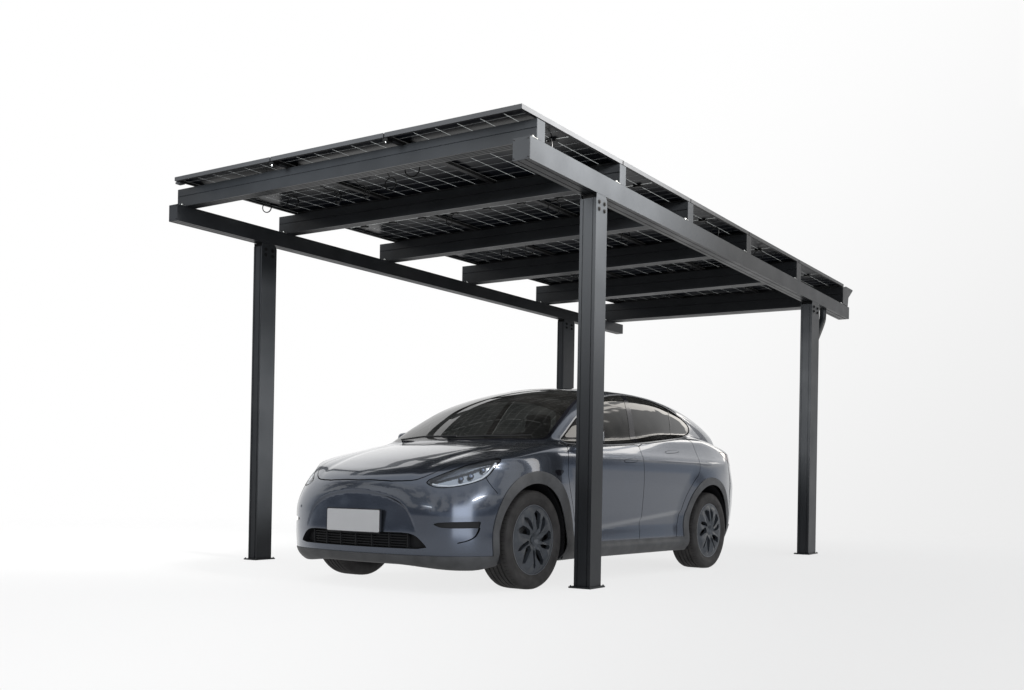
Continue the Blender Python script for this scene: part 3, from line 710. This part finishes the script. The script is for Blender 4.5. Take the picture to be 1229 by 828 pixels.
ROWS=[(-.90,3.252+.0,-1.147,3.136+.004)]+[bnd(k) for k in range(1,5)]+[(7.42,3.527,6.66,3.342)]
RX0,RX1=-.12,3.4836
def rp(row,s,t,dz=0.):      # s in 0..1 across (left->right), t in 0..1 along within the row
    a,b=ROWS[row],ROWS[row+1]
    yl=a[0]+(b[0]-a[0])*t;zl=a[1]+(b[1]-a[1])*t;yr=a[2]+(b[2]-a[2])*t;zr=a[3]+(b[3]-a[3])*t
    return (RX0+(RX1-RX0)*s,yl+(yr-yl)*s,zl+(zr-zl)*s+dz)
W_=RX1-RX0
for row in range(5):
    Lr=ROWS[row+1][2]-ROWS[row][2]
    for c in range(3):
        s0=c/3+(.006/W_ if c else 0);s1=(c+1)/3-(.006/W_ if c<2 else 0);t0=.004 if row else 0.;t1=.996
        fw=.028/W_;ft=.028/Lr;TH=.032
        def q(s,t,dz): return rp(row,s,t,dz)
        pan=MB()
        def bar(sa,sb,ta,tb,za,zc,inner=False): pan.hexa(i=1 if zc==.003 or inner else 0,c=[q(sa,ta,za),q(sb,ta,za),q(sb,tb,za),q(sa,tb,za),q(sa,ta,zc),q(sb,ta,zc),q(sb,tb,zc),q(sa,tb,zc)])
        t_=.004/W_;tt=.004/Lr
        bar(s0,s1,t0,t0+tt,0,TH,row>0);bar(s0,s1,t1-tt,t1,0,TH,row<4);bar(s0,s0+t_,t0+tt,t1-tt,0,TH,c>0);bar(s1-t_,s1,t0+tt,t1-tt,0,TH,c<2)
        bar(s0+t_,s1-t_,t0+tt,t0+ft,0,.003);bar(s0+t_,s1-t_,t1-ft,t1-tt,0,.003);bar(s0+t_,s0+fw,t0+ft,t1-ft,0,.003);bar(s1-fw,s1-t_,t0+ft,t1-ft,0,.003)
        P_=cout(pan,'solar_panel',[M['frame'],M['lipm']])
        # half cells
        cm=MB();ns,nt=6,10;gx=.0032/W_;gy=.0016/Lr;mg=.007/Lr;a0,a1=s0+.004/W_,s1-.004/W_;b0,b1=t0+.004/Lr,t1-.004/Lr;bm=(b0+b1)/2;ch=.007
        for i in range(ns):
            sa=a0+(a1-a0)*i/ns+gx;sb=a0+(a1-a0)*(i+1)/ns-gx
            for j in range(nt):
                if j<5: ta=b0+(bm-mg-b0)*j/5+gy;tb=b0+(bm-mg-b0)*(j+1)/5-gy
                else: ta=bm+mg+(b1-bm-mg)*(j-5)/5+gy;tb=bm+mg+(b1-bm-mg)*(j-4)/5-gy
                cs=ch/W_;ct=ch/Lr;ring=[(sa+cs,ta),(sb-cs,ta),(sb,ta+ct),(sb,tb-ct),(sb-cs,tb),(sa+cs,tb),(sa,tb-ct),(sa,ta+ct)]
                cm.loft([q(x,y,TH-.008) for x,y in ring],[q(x,y,TH-.007) for x,y in ring])
        for j in range(1,10):
            if j!=5:
                t_b=b0+(bm-mg-b0)*j/5 if j<5 else bm+mg+(b1-bm-mg)*(j-5)/5
                hw=.0026/Lr;cm.hexa([q(a0,t_b-hw,TH-.0092),q(a1,t_b-hw,TH-.0092),q(a1,t_b+hw,TH-.0092),q(a0,t_b+hw,TH-.0092),q(a0,t_b-hw,TH-.0087),q(a1,t_b-hw,TH-.0087),q(a1,t_b+hw,TH-.0087),q(a0,t_b+hw,TH-.0087)],2)
        for (ia,ib) in ((.35,1.55),(1.9,2.75),(3.25,4.75),(5.1,5.6)):
            xa_=a0+(a1-a0)*ia/6;xb_=a0+(a1-a0)*ib/6
            cm.hexa([q(xa_,bm-mg*.55,TH-.0095),q(xb_,bm-mg*.55,TH-.0095),q(xb_,bm+mg*.55,TH-.0095),q(xa_,bm+mg*.55,TH-.0095),q(xa_,bm-mg*.55,TH-.0088),q(xb_,bm-mg*.55,TH-.0088),q(xb_,bm+mg*.55,TH-.0088),q(xa_,bm+mg*.55,TH-.0088)],1)
        cm.v=[(x-1.6,y-2.6,z) for x,y,z in cm.v];cm.out('cell_grid',[M['cell'],M['ribbon'],M['dimrib']],P_)
        gm=MB();gm.add([q(s0+t_,t0+tt,TH-.003),q(s1-t_,t0+tt,TH-.003),q(s1-t_,t1-tt,TH-.003),q(s0+t_,t1-tt,TH-.003)],[(0,1,2,3)])
        gm.v=[(x-1.6,y-2.6,z) for x,y,z in gm.v];gm.out('panel_glass',[M['pglass']],P_)
        for k in (1/6,.5,5/6):
            jm=MB();x=a0+(a1-a0)*k;cs=.035/W_;ct=.022/Lr
            jm.hexa([q(x-cs,bm-ct,TH-.026),q(x+cs,bm-ct,TH-.026),q(x+cs,bm+ct,TH-.026),q(x-cs,bm+ct,TH-.026),q(x-cs,bm-ct,TH-.009),q(x+cs,bm-ct,TH-.009),q(x+cs,bm+ct,TH-.009),q(x-cs,bm+ct,TH-.009)])
            if (k!=.5 and not (c==0 and k<.5 and row>0) and (row*5+c*3+int(k*6))%3!=1) or (row==0 and c<2) or (row==3 and c==2):
                rn=random.Random(row*31+c*7+int(k*10));r0=rn.uniform(.042,.062);sg=1 if k>.5 else -1
                cx,cy,cz=q(x+sg*.04/W_,bm+rn.uniform(-.2,.25)/Lr,-.0)
                base=q(x,bm,TH-.018)
                pts=[base,((base[0]+cx)/2,(base[1]+cy)/2,base[2]-.02)]
                tilt=rn.uniform(-.5,.5);
                for a in range(0,25):
                    t=a/24*2*math.pi*1.6;pts.append((cx+r0*math.sin(t)*math.cos(tilt),cy+r0*math.sin(t)*math.sin(tilt)+.004*a/24,cz-r0+r0*math.cos(t)-.01))
                jm.tube(pts,.0045,6)
            jm.v=[(x-1.6,y-2.6,z) for x,y,z in jm.v];jm.out('junction_box',[M['cable']],P_,auto=40)
    # mid clamps and the seal strips on the seams
for row in range(5):
    for c in (1,2):
        e=.024/W_;t1=.97 if row<4 else 1.;t0=.03 if row else .02;m=MB()
        m.hexa([rp(row,c/3-e,t0,-.006),rp(row,c/3+e,t0,-.006),rp(row,c/3+e,t1,-.006),rp(row,c/3-e,t1,-.006),rp(row,c/3-e,t0,-.0008),rp(row,c/3+e,t0,-.0008),rp(row,c/3+e,t1,-.0008),rp(row,c/3-e,t1,-.0008)])
        cout(m,'seam_strip',[M['lipm']])
for row in range(5):
    for c in (1,2):
        x,y,z=rp(row,c/3,.03 if row==0 else .0);m=MB();m.box(x-.022,x+.022,y-.03,y+.03,z-.022,z+.001);m.cyl((x,y-.02,z-.035),(x,y-.02,z-.022),.006,8,1)
        cout(m,'panel_clamp',[M['bolt'],M['steel']])
for s in (0,):
    for row in range(1):
        x,y,z=rp(row,s,.04 if row==0 else .0);d=.02 if s else -.02
        m=MB();m.box(min(x-.03,x+d),max(x-.03,x+d) if s else x+.03,y-.025,y+.025,z-.014,z+.0);m.box(min(x,x+d),max(x,x+d),y-.025,y+.025,z,z+.036);cout(m,'panel_clamp',[M['frame']])
# gutter along the low edge with a flared lip, and the downpipe
gl=(7.30+.15,zt(LS,7.3),3.52);gr=(6.612+.14,zt(RS,6.6),3.335)
def gsec(x,y,z0,z1):
    h=z1-z0
    o=[(0,.02),(.10,.02),(.13,.55),(.33,1.10),(.33,1.16),(.27,1.16)]
    i=[(.10,.56),(.075,.10),(.02,.10),(.02,1.0),(0,1.0)]
    return [(x,y+a*1.0,z0+h*b) for a,b in o+i]
mb=MB();mb.loft(gsec(LS['x0']-.02,gl[0],gl[1],gl[2]),gsec(RS['x1']+.0,gr[0],gr[1],gr[2]));gut=cout(mb,'gutter',[M['alu']])
m=MB();o=[(-.14,.02),(.10,.02),(.13,.55),(.33,1.10),(.33,1.16),(.0,1.12),(-.14,.98)];h=gr[2]-gr[1]
m.loft([(RS['x1']+.0005,gr[0]+a,gr[1]+h*b) for a,b in o],[(RS['x1']+.004,gr[0]+a,gr[1]+h*b) for a,b in o]);m.v=[(x-1.6,y-2.6,z) for x,y,z in m.v];m.out('end_cap',[M['alu']],gut)
def smoothp(P,n=3): 
    return [tuple(p) for p in (lambda Q:Q)(chaikin3(P,n))]
def chaikin3(P,n):
    Q=np.array(P,float)
    for _ in range(n): Q=np.concatenate([Q[:1],np.stack([Q[:-1]*.75+Q[1:]*.25,Q[:-1]*.25+Q[1:]*.75],1).reshape(-1,3),Q[-1:]])
    return Q
mb=MB();mb.tube(smoothp([(3.41,6.0,3.0),(3.41,6.0,2.88),(3.41,5.98,2.80),(3.41,5.66,2.52),(3.41,5.60,2.46),(3.41,5.56,2.42)],2),.040,16);cout(mb,'downpipe',[M['alu']],auto=50)
# ================================================================ ground
def ground():
    n=96;V=[(0,0,0)];F=[];rings=[2,4,7,11,16,24,40,80]
    for r in rings:
        for k in range(n): V.append((r*math.cos(2*math.pi*k/n),r*math.sin(2*math.pi*k/n),0))
    F=[(0,1+k,1+(k+1)%n) for k in range(n)]
    for j in range(len(rings)-1):
        for k in range(n): F.append((1+j*n+k,1+(j+1)*n+k,1+(j+1)*n+(k+1)%n,1+j*n+(k+1)%n))
    m=bpy.data.materials.new('white_translucent_studio_floor');m.use_nodes=True;nt=m.node_tree;nt.nodes.clear();L=nt.links.new
    o=nt.nodes.new('ShaderNodeOutputMaterial');t=nt.nodes.new('ShaderNodeBsdfTransparent');d=nt.nodes.new('ShaderNodeBsdfDiffuse');d.inputs[0].default_value=(.9,.9,.9,1)
    x=nt.nodes.new('ShaderNodeMixShader');tc=nt.nodes.new('ShaderNodeTexCoord');ln=nt.nodes.new('ShaderNodeVectorMath');ln.operation='LENGTH'
    mr=nt.nodes.new('ShaderNodeMapRange');mr.interpolation_type='SMOOTHSTEP';mr.inputs[1].default_value=4.;mr.inputs[2].default_value=14.;mr.inputs[3].default_value=FLOORD;mr.inputs[4].default_value=0.
    L(tc.outputs['Object'],ln.inputs[0]);L(ln.outputs['Value'],mr.inputs[0]);L(mr.outputs[0],x.inputs[0]);L(t.outputs[0],x.inputs[1]);L(d.outputs[0],x.inputs[2]);L(x.outputs[0],o.inputs[0])
    g=mesh('ground',V,F,[m]);g.location=(2.2,1.5,0);g['kind']='structure';return g
FLOORD=.17;BK0,BK1=.835,1.0
ground()
# ================================================================ camera, backdrop, lamps
cam=bpy.data.cameras.new('camera');co=bpy.data.objects.new('camera',cam);COL.objects.link(co);scene.camera=co
yaw,pit,rol=.56292,.00499,.01753
f=Vector((-math.sin(yaw)*math.cos(pit),math.cos(yaw)*math.cos(pit),math.sin(pit)));r=Vector((math.cos(yaw),math.sin(yaw),0));u=r.cross(f)
r2=r*math.cos(rol)+u*math.sin(rol);u2=-r*math.sin(rol)+u*math.cos(rol)
mw=Matrix(((r2.x,u2.x,-f.x,6.99167),(r2.y,u2.y,-f.y,-6.74201),(r2.z,u2.z,-f.z,.72759),(0,0,0,1)));co.matrix_world=mw
cam.sensor_width=36;cam.lens=1243.204/1229*36;cam.shift_x=-(614.958-614.5)/1229;cam.shift_y=(577.53-414)/1229;cam.clip_end=500;cam.clip_start=.05
w=bpy.data.worlds.new('World');scene.world=w;w.use_nodes=True;nt=w.node_tree;nt.nodes.clear();L=nt.links.new
o=nt.nodes.new('ShaderNodeOutputWorld');b=nt.nodes.new('ShaderNodeBackground');tc=nt.nodes.new('ShaderNodeTexCoord')

def N(t,**k):
    n=nt.nodes.new(t)
    for q,v in k.items(): setattr(n,q,v)
    return n
def mth(op,*a):
    n=N('ShaderNodeMath',operation=op)
    for k,q in enumerate(a):
        if isinstance(q,(int,float)): n.inputs[k].default_value=q
        else: L(q,n.inputs[k])
    return n.outputs[0]
def dot(v,d):
    n=N('ShaderNodeVectorMath',operation='DOT_PRODUCT');L(v,n.inputs[0]);n.inputs[1].default_value=d;return n.outputs['Value']
def step(x,a,b_,lo=0.,hi=1.):
    n=N('ShaderNodeMapRange',interpolation_type='SMOOTHSTEP');L(x,n.inputs[0])
    for k,q in enumerate((a,b_,lo,hi)): n.inputs[k+1].default_value=q
    return n.outputs[0]
def mixc(f,a,c):
    n=N('ShaderNodeMix',data_type='RGBA')
    L(f,n.inputs[0])
    for k,q in ((6,a),(7,c)):
        if isinstance(q,tuple): n.inputs[k].default_value=(*q,1)
        else: L(q,n.inputs[k])
    return n.outputs[2]
D=tc.outputs['Generated'];fh=Vector((f.x,f.y,0)).normalized();S3=N('ShaderNodeSeparateXYZ');L(D,S3.inputs[0]);ez=S3.outputs['Z']
hl_=mth('SQRT',mth('MAXIMUM',mth('SUBTRACT',1.,mth('MULTIPLY',ez,ez)),.0001))
fh=(math.sin(R(-40)),math.cos(R(-40)),0);cf=mth('DIVIDE',dot(D,fh),hl_)
a2=R(122);cs_=mth('DIVIDE',dot(D,(math.sin(a2),math.cos(a2),0)),hl_)
# white backdrop: slightly brighter towards the upper left
g_=step(dot(D,-r*.72+Vector((0,0,1))*.70),-.40,.16,BK0,BK1)
cmb=N('ShaderNodeCombineXYZ')
for k in range(3): L(g_,cmb.inputs[k])
# hall behind the camera, shaped for reflections: dim, bluish, uneven, one added bright strip
no=N('ShaderNodeTexNoise');no.inputs['Scale'].default_value=2.6;no.inputs['Detail'].default_value=4;L(D,no.inputs['Vector'])
no2=N('ShaderNodeTexNoise');no2.inputs['Scale'].default_value=6.5;no2.inputs['Detail'].default_value=3;L(D,no2.inputs['Vector'])
wall=mixc(step(no.outputs['Fac'],.44,.56),(.085,.097,.125),(.34,.39,.47))
hi_=mixc(step(no2.outputs['Fac'],.46,.50),(.07,.07,.075),(.85,.84,.81))
room=mixc(step(ez,.17,.22),wall,hi_)
room=mixc(step(ez,.015,-.02),room,(.56,.565,.58))
refl_strip=mth('MULTIPLY',step(cs_,.925,.965),mth('MULTIPLY',step(ez,-.12,.0),step(ez,.55,.35)))  # added bright strip, reflected by the bumper corner
room=mixc(refl_strip,room,(3.2,3.35,3.6))
room=mixc(step(ez,.50,.85),room,(.75,.78,.82))
a3=R(24);cw=mth('DIVIDE',dot(D,(math.sin(a3),math.cos(a3),0)),hl_)
refl_patch=mth('MULTIPLY',step(cw,.86,.93),mth('MULTIPLY',step(ez,.27,.30),step(ez,.62,.52)))  # added bright patch, put there to reflect in the side windows
refl_patch=mth('MULTIPLY',refl_patch,step(no2.outputs['Fac'],.465,.49))
allc=mixc(step(cf,.32,.56),room,cmb.outputs[0])
allc=mixc(step(ez,-.24,-.8),allc,(.38,.38,.38))
allc=mixc(refl_patch,allc,(3.6,3.45,3.25))
L(allc,b.inputs[0]);b.inputs[1].default_value=1.0;L(b.outputs[0],o.inputs[0])
def area(name,loc,to,size,power,sy=None,col=(1,1,1)):
    l=bpy.data.lights.new(name,'AREA');l.energy=power;l.size=size;l.color=col
    if sy:l.shape='RECTANGLE';l.size_y=sy
    ob=bpy.data.objects.new(name,l);COL.objects.link(ob);ob.location=loc;d=Vector(to)-Vector(loc);ob.rotation_euler=d.to_track_quat('-Z','Y').to_euler();return ob
la=area('softbox_lamp',(8.6,-.9,4.9),(3.45,-.3,3.9),3.0,620,2.4,col=(1,.98,.95));la.data.spread=R(40)
lb_=area('added_fill_lamp',(1.2,-7.4,3.7),(1.5,-1,3.75),3.2,95,2.0,col=(.92,.96,1));lb_.data.spread=R(44)  # unseen fill lamp, added to lift the front faces
vs=scene.view_settings;vs.view_transform='Standard';vs.look='None';vs.exposure=0;vs.gamma=1
